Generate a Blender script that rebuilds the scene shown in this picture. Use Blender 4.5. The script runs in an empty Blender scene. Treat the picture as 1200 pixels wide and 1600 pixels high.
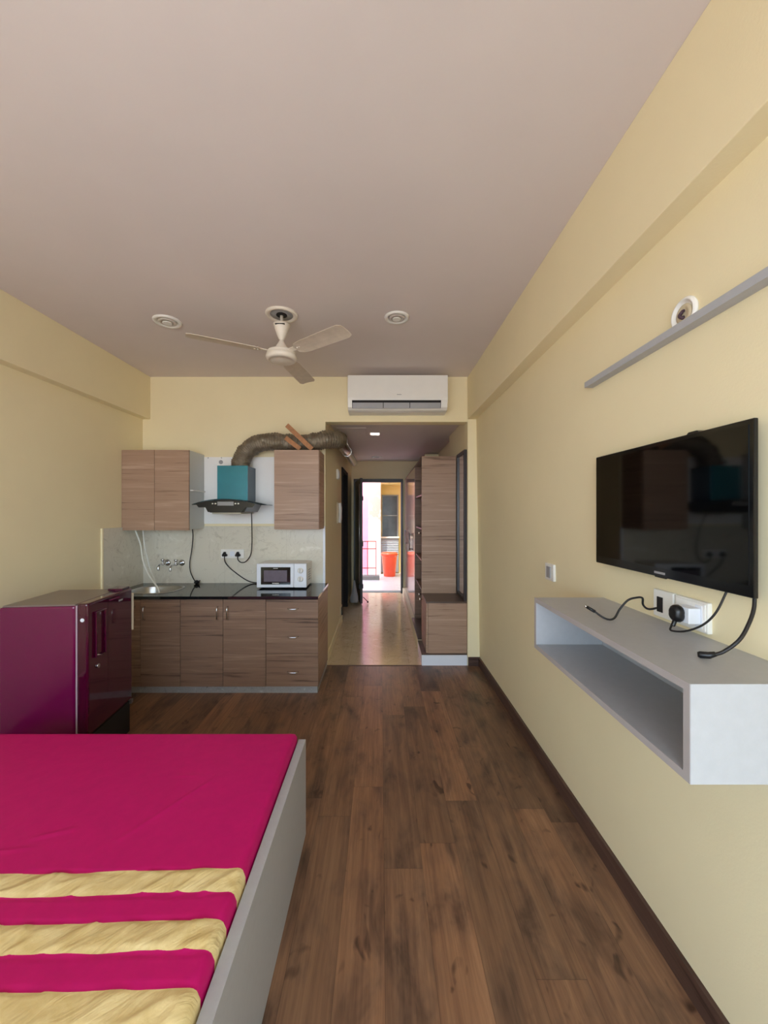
import bpy, math, random
from mathutils import Vector, Matrix, noise
random.seed(7)
scn = bpy.context.scene
COL = scn.collection
PI = math.pi

# ------------------------------------------------------------------ mesh builder
class MB:
    def __init__(s):
        s.v = []; s.f = []; s.sm = []; s.mi = []; s.m = 0
    def add(s, vs, fs, smooth=False):
        o = len(s.v)
        s.v += [Vector(p) for p in vs]
        for f in fs:
            s.f.append([i + o for i in f]); s.sm.append(smooth); s.mi.append(s.m)
        return s
    def box(s, x0, x1, y0, y1, z0, z1):
        if x0 > x1: x0, x1 = x1, x0
        if y0 > y1: y0, y1 = y1, y0
        if z0 > z1: z0, z1 = z1, z0
        v = [(x0,y0,z0),(x1,y0,z0),(x1,y1,z0),(x0,y1,z0),(x0,y0,z1),(x1,y0,z1),(x1,y1,z1),(x0,y1,z1)]
        return s.add(v, [(0,3,2,1),(4,5,6,7),(0,1,5,4),(1,2,6,5),(2,3,7,6),(3,0,4,7)])
    def obox(s, a, b, w, t, up=(0,0,1)):
        """bar from a to b, w across, t along 'up'"""
        a = Vector(a); b = Vector(b); d = (b - a).normalized(); up = Vector(up)
        sd = d.cross(up).normalized(); u = sd.cross(d).normalized()
        vs = []
        for p in (a, b):
            for i, j in ((-1,-1),(1,-1),(1,1),(-1,1)):
                vs.append(p + sd*w/2*i + u*t/2*j)
        return s.add(vs, [(0,1,2,3),(7,6,5,4),(0,4,5,1),(1,5,6,2),(2,6,7,3),(3,7,4,0)])
    def prism(s, poly, axis, a, b, smooth=False):
        """poly: list of 2D points; axis X -> (y,z), Y -> (x,z), Z -> (x,y)"""
        def P(p, t):
            return {'X': (t, p[0], p[1]), 'Y': (p[0], t, p[1]), 'Z': (p[0], p[1], t)}[axis]
        n = len(poly)
        vs = [P(p, a) for p in poly] + [P(p, b) for p in poly]
        s.add(vs, [list(range(n))[::-1], list(range(n, 2*n))])
        o = len(s.v) - 2*n
        for i in range(n):
            j = (i+1) % n
            s.f.append([o+i, o+j, o+n+j, o+n+i]); s.sm.append(smooth); s.mi.append(s.m)
        return s
    def tube(s, pts, r, seg=10, caps=True):
        pts = [Vector(p) for p in pts]; n = len(pts)
        tg = []
        for i in range(n):
            tg.append((pts[min(i+1, n-1)] - pts[max(i-1, 0)]).normalized())
        ref = Vector((0,0,1)) if abs(tg[0].z) < .9 else Vector((0,1,0))
        nrm = (ref - tg[0]*ref.dot(tg[0])).normalized()
        o = len(s.v)
        for i in range(n):
            nrm = (nrm - tg[i]*nrm.dot(tg[i])).normalized()
            bn = tg[i].cross(nrm)
            for k in range(seg):
                a = 2*PI*k/seg
                rr = r(i/(n-1), a) if callable(r) else r
                s.v.append(pts[i] + (nrm*math.cos(a) + bn*math.sin(a))*rr)
        for i in range(n-1):
            for k in range(seg):
                k2 = (k+1) % seg
                s.f.append([o+i*seg+k, o+i*seg+k2, o+(i+1)*seg+k2, o+(i+1)*seg+k]); s.sm.append(True); s.mi.append(s.m)
        if caps:
            s.f.append([o+k for k in range(seg)][::-1]); s.sm.append(False); s.mi.append(s.m)
            s.f.append([o+(n-1)*seg+k for k in range(seg)]); s.sm.append(False); s.mi.append(s.m)
        return s
    def lathe(s, prof, c=(0,0,0), axis='Z', seg=32, smooth=True):
        """prof: (r, h) pairs; axis Z, -Y (h runs toward the viewer side) or -X"""
        o = len(s.v); n = len(prof)
        for r, h in prof:
            for k in range(seg):
                a = 2*PI*k/seg; x = r*math.cos(a); y = r*math.sin(a)
                p = {'Z': (x, y, h), '-Y': (x, -h, y), '-X': (-h, x, y)}[axis]
                s.v.append(Vector(c) + Vector(p))
        for i in range(n-1):
            for k in range(seg):
                k2 = (k+1) % seg
                s.f.append([o+i*seg+k, o+i*seg+k2, o+(i+1)*seg+k2, o+(i+1)*seg+k]); s.sm.append(smooth); s.mi.append(s.m)
        s.f.append([o+k for k in range(seg)][::-1]); s.sm.append(False); s.mi.append(s.m)
        s.f.append([o+(n-1)*seg+k for k in range(seg)]); s.sm.append(False); s.mi.append(s.m)
        return s
    def cyl(s, a, b, r, seg=20):
        return s.tube([a, b], r, seg)

def spline(pts, n=8):
    pts = [Vector(p) for p in pts]; out = []
    P = [2*pts[0]-pts[1]] + pts + [2*pts[-1]-pts[-2]]
    for i in range(1, len(P)-2):
        p0, p1, p2, p3 = P[i-1], P[i], P[i+1], P[i+2]
        for k in range(n):
            t = k/n
            out.append(.5*((2*p1) + (-p0+p2)*t + (2*p0-5*p1+4*p2-p3)*t*t + (-p0+3*p1-3*p2+p3)*t**3))
    out.append(pts[-1]); return out

OFF = {}
def thing(name, label, cat, loc=(0,0,0), rotz=0, group=None, local=False):
    o = bpy.data.objects.new(name, None); COL.objects.link(o)
    o.empty_display_size = .05
    o.location = loc; o.rotation_euler = (0, 0, rotz)
    o['label'] = label; o['category'] = cat
    if group: o['group'] = group
    OFF[o.name] = Vector((0,0,0)) if local else Vector(loc)
    return o
def obj(name, mb, mat, parent=None, bevel=0, label=None, cat=None, group=None, kind=None, loc=None, bseg=2):
    """world-coordinate mesh; its origin is the parent's origin (or loc)"""
    if parent is not None: off = OFF[parent.name]
    else: off = Vector(loc) if loc is not None else Vector((0,0,0))
    me = bpy.data.meshes.new(name)
    me.from_pydata([tuple(v - off) for v in mb.v], [], mb.f)
    mats = mat if isinstance(mat, (list, tuple)) else [mat]
    for m in mats: me.materials.append(m)
    for p, sm, mi in zip(me.polygons, mb.sm, mb.mi):
        p.use_smooth = sm; p.material_index = mi
    me.validate(); me.update()
    import bmesh
    bm = bmesh.new(); bm.from_mesh(me); bmesh.ops.recalc_face_normals(bm, faces=bm.faces); bm.to_mesh(me); bm.free()
    o = bpy.data.objects.new(name, me); COL.objects.link(o)
    if parent is not None: o.parent = parent; OFF[o.name] = off
    else: o.location = off; OFF[o.name] = off
    if bevel:
        b = o.modifiers.new('bevel', 'BEVEL'); b.width = bevel; b.segments = bseg; b.limit_method = 'ANGLE'; b.angle_limit = .7
    if label: o['label'] = label
    if cat: o['category'] = cat
    if group: o['group'] = group
    if kind: o['kind'] = kind
    return o
def struct(name, mb, mat, **k):
    return obj(name, mb, mat, kind='structure', **k)
def B(*a): return MB().box(*a)

# ------------------------------------------------------------------ materials
def lin(c):
    r = []
    for x in c:
        x /= 255.0
        r.append(x/12.92 if x <= .04045 else ((x+.055)/1.055)**2.4)
    return (*r, 1)
class NT:
    def __init__(s, name):
        s.m = bpy.data.materials.new(name); s.m.use_nodes = True
        s.t = s.m.node_tree; s.b = s.t.nodes['Principled BSDF']
    def n(s, kind, **k):
        nd = s.t.nodes.new('ShaderNode' + kind)
        for a, v in k.items(): setattr(nd, a, v)
        return nd
    def l(s, a, b): s.t.links.new(a, b)
    def put(s, sock, v):
        if hasattr(v, 'is_linked') or hasattr(v, 'links'): s.l(v, sock)
        else: sock.default_value = v
    def math(s, op, a, b=0.0, c=None):
        nd = s.n('Math', operation=op); s.put(nd.inputs[0], a); s.put(nd.inputs[1], b)
        if c is not None: s.put(nd.inputs[2], c)
        return nd.outputs[0]
    def coord(s):
        return s.n('TexCoord').outputs['Object']
    def xyz(s, v):
        nd = s.n('SeparateXYZ'); s.l(v, nd.inputs[0]); return nd.outputs
    def comb(s, x, y, z):
        nd = s.n('CombineXYZ'); s.put(nd.inputs[0], x); s.put(nd.inputs[1], y); s.put(nd.inputs[2], z); return nd.outputs[0]
    def noise(s, vec, scale=1, detail=3, rough=.5, dist=0):
        nd = s.n('TexNoise'); s.l(vec, nd.inputs['Vector'])
        nd.inputs['Scale'].default_value = scale; nd.inputs['Detail'].default_value = detail
        nd.inputs['Roughness'].default_value = rough; nd.inputs['Distortion'].default_value = dist
        return nd.outputs['Fac']
    def ramp(s, fac, stops):
        nd = s.n('ValToRGB'); s.l(fac, nd.inputs[0]); e = nd.color_ramp.elements
        while len(e) < len(stops): e.new(.5)
        for el, (p, c) in zip(e, stops): el.position = p; el.color = c
        return nd.outputs['Color']
    def mix(s, fac, a, b, mode='MIX'):
        nd = s.n('Mix', data_type='RGBA', blend_type=mode)
        s.put(nd.inputs['Factor'], fac); s.put(nd.inputs['A'], a) if False else None
        s.put(nd.inputs[6], a); s.put(nd.inputs[7], b); return nd.outputs[2]
    def vmul(s, v, t):
        nd = s.n('VectorMath', operation='MULTIPLY'); s.l(v, nd.inputs[0]); nd.inputs[1].default_value = t; return nd.outputs[0]
    def vadd(s, v, w):
        nd = s.n('VectorMath', operation='ADD'); s.l(v, nd.inputs[0]); s.put(nd.inputs[1], w); return nd.outputs[0]
    def bump(s, h, strength=.2, dist=.01):
        nd = s.n('Bump'); s.l(h, nd.inputs['Height']); nd.inputs['Strength'].default_value = strength
        nd.inputs['Distance'].default_value = dist; s.l(nd.outputs[0], s.b.inputs['Normal'])
    def set(s, **k):
        names = dict(col='Base Color', rough='Roughness', metal='Metallic', spec='Specular IOR Level', coat='Coat Weight',
                     coatr='Coat Roughness', trans='Transmission Weight', ior='IOR', sheen='Sheen Weight', sheenr='Sheen Roughness',
                     em='Emission Color', ems='Emission Strength', alpha='Alpha', aniso='Anisotropic')
        for a, v in k.items(): s.put(s.b.inputs[names[a]], v)
        return s

def plain(name, col, rough=.5, metal=0, spec=.5, var=.06, scale=6, coat=0, bump=0, bscale=200, **k):
    n = NT(name); c = lin(col); co = n.coord()
    f = n.noise(co, scale, 4, .6)
    dark = tuple(x*(1-var) for x in c[:3]) + (1,); lite = tuple(min(1, x*(1+var)) for x in c[:3]) + (1,)
    n.set(col=n.ramp(f, [(.3, dark), (.7, lite)]), rough=rough, metal=metal, spec=spec, coat=coat, **k)
    if bump: n.bump(n.noise(co, bscale, 2), bump, .002)
    return n.m

def laminate(name, cols, sx=1.0, sz=34, rough=.42, axis='X', rnd=True):
    """horizontal grained wood laminate"""
    n = NT(name); co = n.coord()
    if rnd:
        oi = n.n('ObjectInfo'); r = n.math('MULTIPLY', oi.outputs['Random'], 9.0)
        co = n.vadd(co, n.comb(r, r, r))
    a = n.noise(n.vmul(co, (sx, sx, sz)), 1.0, 7, .62, .9)
    b = n.noise(n.vmul(co, (sx*3.5, sx*3.5, sz*6)), 1.0, 4, .6, .3)
    c = n.noise(n.vmul(co, (.5, .5, 7)), 1.0, 3, .5, .5)
    f = n.math('ADD', n.math('MULTIPLY', a, .62), n.math('ADD', n.math('MULTIPLY', b, .22), n.math('MULTIPLY', c, .16)))
    d, m, l = [lin(q) for q in cols]
    n.set(col=n.ramp(f, [(.37, d), (.455, m), (.53, m), (.64, l)]), rough=rough, spec=.35)
    n.bump(a, .06, .002)
    return n.m

def floor_wood():
    n = NT('floor_wood_planks'); co = n.coord(); X, Y, Z = n.xyz(co)
    W, L = .162, 1.22
    u = n.math('DIVIDE', n.math('ADD', X, 10.03), W); iu = n.math('FLOOR', u); fu = n.math('FRACT', u)
    wn = n.n('TexWhiteNoise', noise_dimensions='1D'); n.l(iu, wn.inputs['W'])
    v = n.math('ADD', n.math('DIVIDE', n.math('ADD', Y, 10), L), n.math('MULTIPLY', wn.outputs['Value'], 3.7)); iv = n.math('FLOOR', v); fv = n.math('FRACT', v)
    w2 = n.n('TexWhiteNoise', noise_dimensions='2D'); n.l(n.comb(iu, iv, 0), w2.inputs['Vector']); rr = w2.outputs['Value']
    ro = n.math('MULTIPLY', rr, 40)
    g1 = n.noise(n.comb(n.math('MULTIPLY', X, 13), n.math('MULTIPLY', Y, 1.1), ro), 1, 7, .65, 1.0)
    g2 = n.noise(n.comb(n.math('MULTIPLY', X, 95), n.math('MULTIPLY', Y, 3.4), ro), 1, 5, .65, .3)
    f = n.math('ADD', n.math('MULTIPLY', g1, .6), n.math('MULTIPLY', g2, .4))
    base = n.ramp(f, [(.30, lin((90, 68, 55))), (.44, lin((120, 91, 72))), (.56, lin((138, 107, 84))), (.72, lin((160, 128, 102)))])
    tint = n.ramp(rr, [(0, (.68, .66, .66, 1)), (.3, (.88, .86, .84, 1)), (.6, (1.0, .97, .94, 1)), (1, (1.14, 1.04, .96, 1))])
    c = n.mix(1.0, base, tint, 'MULTIPLY')
    # dark smudges and knots
    k1 = n.noise(n.comb(n.math('MULTIPLY', X, 8), n.math('MULTIPLY', Y, 3.2), ro), 1, 4, .6, .4)
    c = n.mix(1.0, c, n.ramp(k1, [(.30, (.40, .40, .44, 1)), (.45, (.84, .84, .86, 1)), (.58, (1.08, 1.05, 1.0, 1))]), 'MULTIPLY')
    k2 = n.noise(n.comb(n.math('MULTIPLY', X, 15), n.math('MULTIPLY', Y, 8.5), ro), 1, 2, .5, .8)
    c = n.mix(1.0, c, n.ramp(k2, [(.24, (.34, .32, .34, 1)), (.34, (1, 1, 1, 1))]), 'MULTIPLY')
    e = n.math('MINIMUM', n.math('MULTIPLY', n.math('MINIMUM', fu, n.math('SUBTRACT', 1, fu)), W),
               n.math('MULTIPLY', n.math('MINIMUM', fv, n.math('SUBTRACT', 1, fv)), L))
    gap = n.math('SUBTRACT', 1, n.math('MINIMUM', n.math('DIVIDE', e, .0016), 1))
    c = n.mix(n.math('MULTIPLY', gap, .55), c, lin((30, 20, 15)))
    n.set(col=c, rough=n.math('ADD', .30, n.math('MULTIPLY', g1, .16)), spec=.45)
    h = n.math('SUBTRACT', n.math('MULTIPLY', g2, .3), gap)
    n.bump(h, .12, .002)
    return n.m

def marble(name, base, vein, lite, scale=2.2, rough=.12, tile=None, groutc=None, warp=3.0, axes='XY'):
    n = NT(name); co = n.coord()
    a = n.noise(co, scale, 8, .62, warp)
    b = n.noise(n.vadd(co, (5, 3, 1)), scale*5, 6, .7, 1.2)
    f = n.math('ADD', n.math('MULTIPLY', a, .65), n.math('MULTIPLY', b, .35))
    c = n.ramp(f, [(.33, lin(vein)), (.43, lin(base)), (.56, lin(base)), (.68, lin(lite))])
    v = n.math('ABSOLUTE', n.math('SUBTRACT', n.noise(n.vadd(co, (2, 8, 4)), scale*1.3, 6, .6, 1.6), .5))
    c = n.mix(n.math('MULTIPLY', n.math('SUBTRACT', 1, n.math('MINIMUM', n.math('DIVIDE', v, .018), 1)), .32), c, lin(vein))
    if tile:
        X, Y, Z = n.xyz(co); A = X; Bc = {'XY': Y, 'XZ': Z, 'YZ': Z}[axes]; A = Y if axes == 'YZ' else X
        fa = n.math('FRACT', n.math('DIVIDE', n.math('ADD', A, 20.12), tile[0])); fb = n.math('FRACT', n.math('DIVIDE', n.math('ADD', Bc, 20.0), tile[1]))
        e = n.math('MINIMUM', n.math('MULTIPLY', n.math('MINIMUM', fa, n.math('SUBTRACT', 1, fa)), tile[0]), n.math('MULTIPLY', n.math('MINIMUM', fb, n.math('SUBTRACT', 1, fb)), tile[1]))
        g = n.math('SUBTRACT', 1, n.math('MINIMUM', n.math('DIVIDE', e, .0022), 1))
        c = n.mix(n.math('MULTIPLY', g, .5), c, lin(groutc or vein))
    n.set(col=c, rough=rough, spec=.5)
    return n.m

def paint(name, col, rough=.75, var=.03, bump=.12):
    n = NT(name); co = n.coord(); c = lin(col)
    f = n.noise(co, 1.3, 4, .6)
    n.set(col=n.ramp(f, [(.3, tuple(x*(1-var) for x in c[:3]) + (1,)), (.7, tuple(min(1, x*(1+var)) for x in c[:3]) + (1,))]), rough=rough, spec=.3)
    n.bump(n.noise(co, 130, 3, .6), bump, .0015)
    return n.m

M = {}
M['wall'] = paint('cream_wall_paint', (235, 222, 184), .6, bump=.25)
M['wall_jamb'] = paint('pale_cream_paint', (238, 226, 188), .6)
M['ceiling'] = paint('mauve_white_ceiling_paint', (218, 208, 205), .8)
M['floor'] = floor_wood()
M['skirt'] = laminate('brown_skirting', [(52, 36, 30), (82, 60, 52), (104, 80, 70)], 1.5, 30, .4, rnd=False)
M['hall_floor'] = marble('beige_marble_floor', (214, 194, 162), (150, 124, 96), (234, 220, 194), 3.0, .14, (.6, .6), (120, 100, 78))
M['tile'] = marble('grey_beige_stone_tile', (212, 206, 190), (172, 164, 146), (234, 230, 218), 2.6, .22, (.6, .9), (168, 162, 146), 2.4, 'XZ')
M['plinth'] = marble('grey_marble_plinth', (150, 150, 150), (104, 104, 108), (186, 188, 192), 9, .3)
M['side_lam'] = plain('pale_side_laminate', (206, 208, 204), .45, var=.02)
M['white_lam'] = plain('white_laminate', (240, 238, 234), .45, var=.02)
M['grey_lam'] = plain('grey_laminate', (172, 173, 176), .4, var=.03, scale=40, bump=.05, bscale=600)
M['grey_edge'] = plain('grey_edge_banding', (168, 162, 160), .5, var=.03)
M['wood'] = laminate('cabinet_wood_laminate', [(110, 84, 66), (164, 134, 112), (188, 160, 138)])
M['wood_shaded'] = laminate('shaded_cabinet_wood_laminate', [(80, 60, 48), (132, 104, 86), (158, 130, 110)])  # the upper cabinets' laminate again, with dimmer light put into its colour
M['wood_gloss'] = laminate('glossy_wardrobe_laminate', [(150, 122, 104), (176, 148, 128), (196, 170, 150)], rough=.12)
M['wood_edge'] = plain('brown_edge_banding', (96, 70, 56), .5)
M['bench_top'] = plain('dark_brown_laminate', (84, 66, 56), .3, var=.08)
M['granite'] = plain('black_granite', (22, 23, 24), .06, var=.5, scale=300, spec=.6)
M['granite_edge'] = plain('black_granite_edge', (18, 18, 19), .1, var=.4, scale=300)
M['steel'] = plain('brushed_steel', (190, 190, 188), .28, 1, var=.04, scale=80)
M['chrome'] = plain('chrome', (210, 210, 212), .12, 1, var=.02)
M['black_plastic'] = plain('black_plastic', (16, 16, 18), .35, var=.1)
M['black_gloss'] = plain('black_gloss_plastic', (10, 11, 14), .12, var=.1, spec=.5)
M['cable'] = plain('black_cable_rubber', (24, 22, 22), .5, var=.1)
M['screen'] = plain('tv_screen_glass', (3, 3, 4), .05, var=.05, spec=.45)
M['white_plastic'] = plain('white_plastic', (232, 230, 224), .35, var=.02)
M['cool_white'] = plain('cool_white_plastic', (226, 230, 238), .3, var=.02)
M['grey_plastic'] = plain('grey_plastic', (150, 150, 152), .4, var=.04)
M['fan'] = plain('fan_white_enamel', (225, 216, 202), .4, var=.04, scale=12)
M['fan_dirty'] = plain('fan_blade_enamel', (208, 195, 178), .5, var=.08, scale=18)
M['dark'] = plain('dark_interior', (22, 18, 18), .8, var=.1)
M['door_dark'] = plain('dark_metal_door_paint', (44, 38, 40), .35, var=.12)
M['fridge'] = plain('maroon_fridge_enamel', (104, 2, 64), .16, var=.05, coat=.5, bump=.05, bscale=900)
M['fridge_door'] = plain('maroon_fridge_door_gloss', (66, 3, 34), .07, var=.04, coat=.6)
M['fridge_top'] = plain('fridge_top_panel', (122, 108, 102), .3, var=.06)
M['gasket'] = plain('pale_gasket', (170, 150, 160), .5)
M['beige'] = plain('beige_plastic', (205, 190, 160), .5)
M['teal'] = plain('teal_metallic_glass', (20, 122, 144), .2, .4, var=.06, coat=.7)
M['teal_side'] = plain('grey_blue_steel', (74, 92, 104), .35, .6, var=.05)
M['hood_black'] = plain('hood_black_glass', (18, 20, 22), .1, var=.1)
M['beige_strip'] = plain('aluminium_filter', (176, 170, 150), .4, .4)
M['stick'] = plain('raw_wood_batten', (166, 112, 66), .6, var=.25, scale=30)
M['red_plastic'] = plain('orange_red_plastic', (232, 84, 52), .3, var=.06)
M['rail'] = plain('red_painted_metal', (190, 80, 88), .45)
M['pink'] = plain('pink_render', (214, 150, 172), .8, var=.05)
M['outer_yellow'] = paint('outer_yellow_paint', (210, 192, 128))
M['outer_floor'] = marble('pale_outer_tile', (208, 206, 204), (178, 178, 182), (228, 226, 222), 2.5, .3, (.6, .6), (150, 150, 150))
M['outer_grey'] = plain('grey_concrete', (128, 132, 128), .8, var=.1)
M['outer_sheet'] = plain('ribbed_grey_sheet', (150, 156, 160), .35, .5)
M['window_dark'] = plain('dark_window_glass', (46, 50, 52), .25, var=.35, scale=5)
M['mesh_window'] = plain('microwave_window_mesh', (98, 88, 100), .3, var=.12, scale=30)
M['display'] = plain('grey_display', (150, 148, 146), .3)
M['mirror'] = plain('mirror_silver', (225, 225, 225), .02, 1, var=.0)
M['reflector'] = plain('dull_white_reflector', (196, 188, 180), .4)
M['hose'] = plain('white_hose', (224, 224, 216), .4)
M['wires'] = plain('mixed_wires', (70, 50, 60), .6, var=.5, scale=150)
def lamp_mat():
    n = NT('lit_lamp_diffuser'); n.set(col=lin((255, 240, 225)), em=lin((255, 238, 222)), ems=1.2); return n.m
M['lamp'] = lamp_mat()
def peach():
    n = NT('peach_render_sun_patches'); co = n.coord()  # pale sun patches put into the peach colour, more of them low down
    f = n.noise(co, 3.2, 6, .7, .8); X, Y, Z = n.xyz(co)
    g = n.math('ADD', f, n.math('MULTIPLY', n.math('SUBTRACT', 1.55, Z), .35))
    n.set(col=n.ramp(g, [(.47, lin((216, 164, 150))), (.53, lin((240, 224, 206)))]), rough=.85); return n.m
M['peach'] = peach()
def glass():
    n = NT('smoked_hood_glass'); n.set(col=(.22, .30, .32, 1), rough=.02, trans=.85, ior=1.2, spec=.5)
    co = n.coord(); n.bump(n.noise(co, 3, 1), .01, .001); return n.m
M['glass'] = glass()
def duct_mat():
    n = NT('crumpled_foil_duct'); co = n.coord()
    f = n.noise(co, 16, 5, .7)
    n.set(col=n.ramp(f, [(.3, lin((96, 84, 68))), (.7, lin((142, 130, 110)))]), rough=.42, metal=.35)
    n.bump(n.noise(co, 60, 4, .6, 1), .8, .006); return n.m
M['duct'] = duct_mat()
def fabric():
    n = NT('magenta_and_gold_satin'); co = n.coord(); X, Y, Z = n.xyz(co)
    wob = n.math('MULTIPLY', n.math('SUBTRACT', n.noise(co, 3.0, 2), .5), .018)
    s = n.math('ADD', n.math('SUBTRACT', Y, n.math('MULTIPLY', n.math('ADD', X, .7), .026)), wob)
    t = n.math('SUBTRACT', 1.095, s)
    fr = n.math('FRACT', n.math('DIVIDE', t, .1380))
    gold = n.math('MULTIPLY', n.math('LESS_THAN', fr, .49), n.math('GREATER_THAN', t, 0))
    f = n.noise(co, 26, 4, .6)
    mag = n.ramp(f, [(.3, lin((186, 3, 100))), (.7, lin((194, 6, 104)))])
    gld = n.ramp(n.noise(n.vmul(co, (1, 1, .5)), 14, 5, .6, .6), [(.3, lin((212, 186, 126))), (.7, lin((234, 214, 160)))])
    n.set(col=n.mix(gold, mag, gld), rough=n.math('SUBTRACT', .62, n.math('MULTIPLY', gold, .22)), spec=.3)
    cr = n.noise(n.comb(n.math('MULTIPLY', n.math('ADD', X, Y), 6), n.math('MULTIPLY', n.math('SUBTRACT', X, Y), 26), Z), 1, 4, .55, 1.2)
    h = n.math('ADD', n.math('MULTIPLY', cr, n.math('ADD', .03, n.math('MULTIPLY', gold, .8))), n.math('MULTIPLY', n.noise(co, 700, 1), .02))
    n.bump(h, .55, .012)
    return n.m
M['fabric'] = fabric()

# ------------------------------------------------------------------ room constants
H = 2.82                 # ceiling
YB = 3.75                # back wall
XL, XR = -2.325, .945    # left wall, right wall (mid)
YR = -1.05               # rear (window side)
HC = 2.44                # hall ceiling
YE = 7.10                # hall end wall

# ------------------------------------------------------------------ setting
struct('floor', B(-2.5, 1.1, YR-.2, YB, -.12, 0), M['floor'])
struct('floor_hall', B(-.70, 1.1, YB, YE+.14, -.12, .0), M['hall_floor'])
struct('trim_threshold', B(-.54, .40, YB-.008, YB+.008, .0, .003), M['wood_edge'])
struct('ceiling', B(-2.5, 1.1, YR-.2, YB+.12, H, H+.12), M['ceiling'])
# right wall leans out a little towards the floor
w = MB(); w.prism([(.968, -.1), (.932, 2.40), (.932, H+.02), (1.12, H+.02), (1.12, -.1)], 'Y', YR, YB)
struct('wall_right', w, M['wall'])
struct('trim_beam_right', B(.85, 1.0, YR, YB, 2.405, H), M['wall'], bevel=.003)
struct('wall_left', B(XL-.15, XL, YR, YB, -.1, H), M['wall'])
struct('trim_beam_left', B(XL-.01, -2.25, YR, YB, 2.405, H), M['wall'], bevel=.003)
w = MB()
w.box(XL-.15, -.541, YB, YB+.13, -.1, H)
w.box(-.541, .85, YB, YB+.13, 2.38, H)
struct('wall_back', w, M['wall'])
struct('wall_column', B(.848, 1.1, YB, YB+.13, -.1, H), M['wall_jamb'])
# rear wall behind the camera with an unglazed opening, made wide to let in more daylight
w = MB()
w.box(XL, -2.15, YR-.15, YR, 0, H); w.box(.80, XR, YR-.15, YR, 0, H); w.box(-2.15, .80, YR-.15, YR, 2.45, H)
struct('wall_rear', w, M['wall'])
w = MB()
for x in (-2.15, -.70, .75): w.box(x, x+.05, YR-.10, YR-.05, 0, 2.45)
w.box(-2.15, .80, YR-.10, YR-.05, 2.40, 2.45); w.box(-2.15, .80, YR-.10, YR-.05, 0, .05)
struct('unglazed_opening_frame', w, M['white_plastic'])
struct('floor_balcony', B(-2.6, 1.2, -2.8, YR-.2, -.14, -.02), M['outer_floor'])
struct('slab_sun_block', B(-2.6, 1.2, -2.8, YR-.15, 2.62, 2.75), M['white_lam'])  # unseen slab added to keep the sun out and cut the skylight
# hall
w = MB()
w.box(-.69, -.541, YB+.13, 5.28, -.1, HC); w.box(-.69, -.541, 5.28, 6.12, 2.12, HC); w.box(-.69, -.541, 6.12, YE, -.1, HC)
struct('wall_hall_left', w, M['wall'])
w = MB()
w.box(.85, 1.1, YB+.13, 4.77, -.1, HC); w.box(.92, 1.1, 4.77, YE, -.1, HC)
struct('wall_hall_right', w, M['wall'])
struct('trim_hall_box', B(.70, .92, 6.1, 6.4, 2.12, HC-.02), M['wall'])
struct('ceiling_hall', B(-.70, 1.1, YB+.13, YE+.14, HC, HC+.12), M['ceiling'])
w = MB()
w.box(-.70, -.50, YE, YE+.14, -.1, HC); w.box(.41, 1.1, YE, YE+.14, -.1, HC); w.box(-.50, .41, YE, YE+.14, 2.11, HC)
struct('wall_hall_end', w, M['wall'])
w = MB()
w.box(-.50, -.46, YE-.02, YE+.10, 0, 2.11); w.box(.37, .41, YE-.02, YE+.10, 0, 2.11); w.box(-.46, .37, YE-.02, YE+.10, 2.05, 2.11)
struct('door_1', w, M['door_dark'], bevel=.004)
# bathroom door in the hall's left wall
w = MB(); w.box(-.70, -.525, 5.28, 5.33, 0, 2.12); w.box(-.70, -.525, 6.07, 6.12, 0, 2.12); w.box(-.70, -.525, 5.33, 6.07, 2.07, 2.12)
d2 = struct('door_2', w, M['dark'], bevel=.003)
obj('door_panel', B(-.68, -.64, 5.33, 6.07, .01, 2.07), M['dark'], d2)
# skirtings
w = MB(); w.prism([(.952, 0), (.952, .083), (.968, .086), (.968, 0)], 'Y', YR, YB)
struct('baseboard_right', w, M['skirt'])
struct('baseboard_column', B(.852, .955, YB-.012, YB, 0, .085), M['skirt'])
struct('baseboard_left', B(XL, XL+.012, YR, 3.2, 0, .085), M['skirt'])
struct('baseboard_hall_left', B(-.541, -.525, YB+.02, 5.28, 0, .085), M['wall_jamb'])
# access hatch in the hall ceiling
h = MB(); h.box(-.50, -.17, 4.28, 4.29, HC-.006, HC); h.box(-.175, -.165, 4.28, 4.75, HC-.006, HC); h.box(-.49, -.18, 4.30, 4.74, HC-.004, HC)
struct('trim_hatch', h, M['ceiling'])

# splashback tiles
struct('trim_splashback_back', B(XL+.012, -.562, YB-.012, YB, .80, 1.362), M['tile'])
w = MB(); w.box(XL, XL+.012, 3.2, YB, .0, 1.362); struct('trim_splashback_left', w, M['tile'])
struct('trim_splashback_edge', MB().box(XL, XL+.014, 3.188, 3.2, 0, 1.362), M['wall_jamb'])
struct('trim_splashback_end', B(-.562, -.541, YB-.012, YB, .80, 1.362), M['cool_white'])

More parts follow.
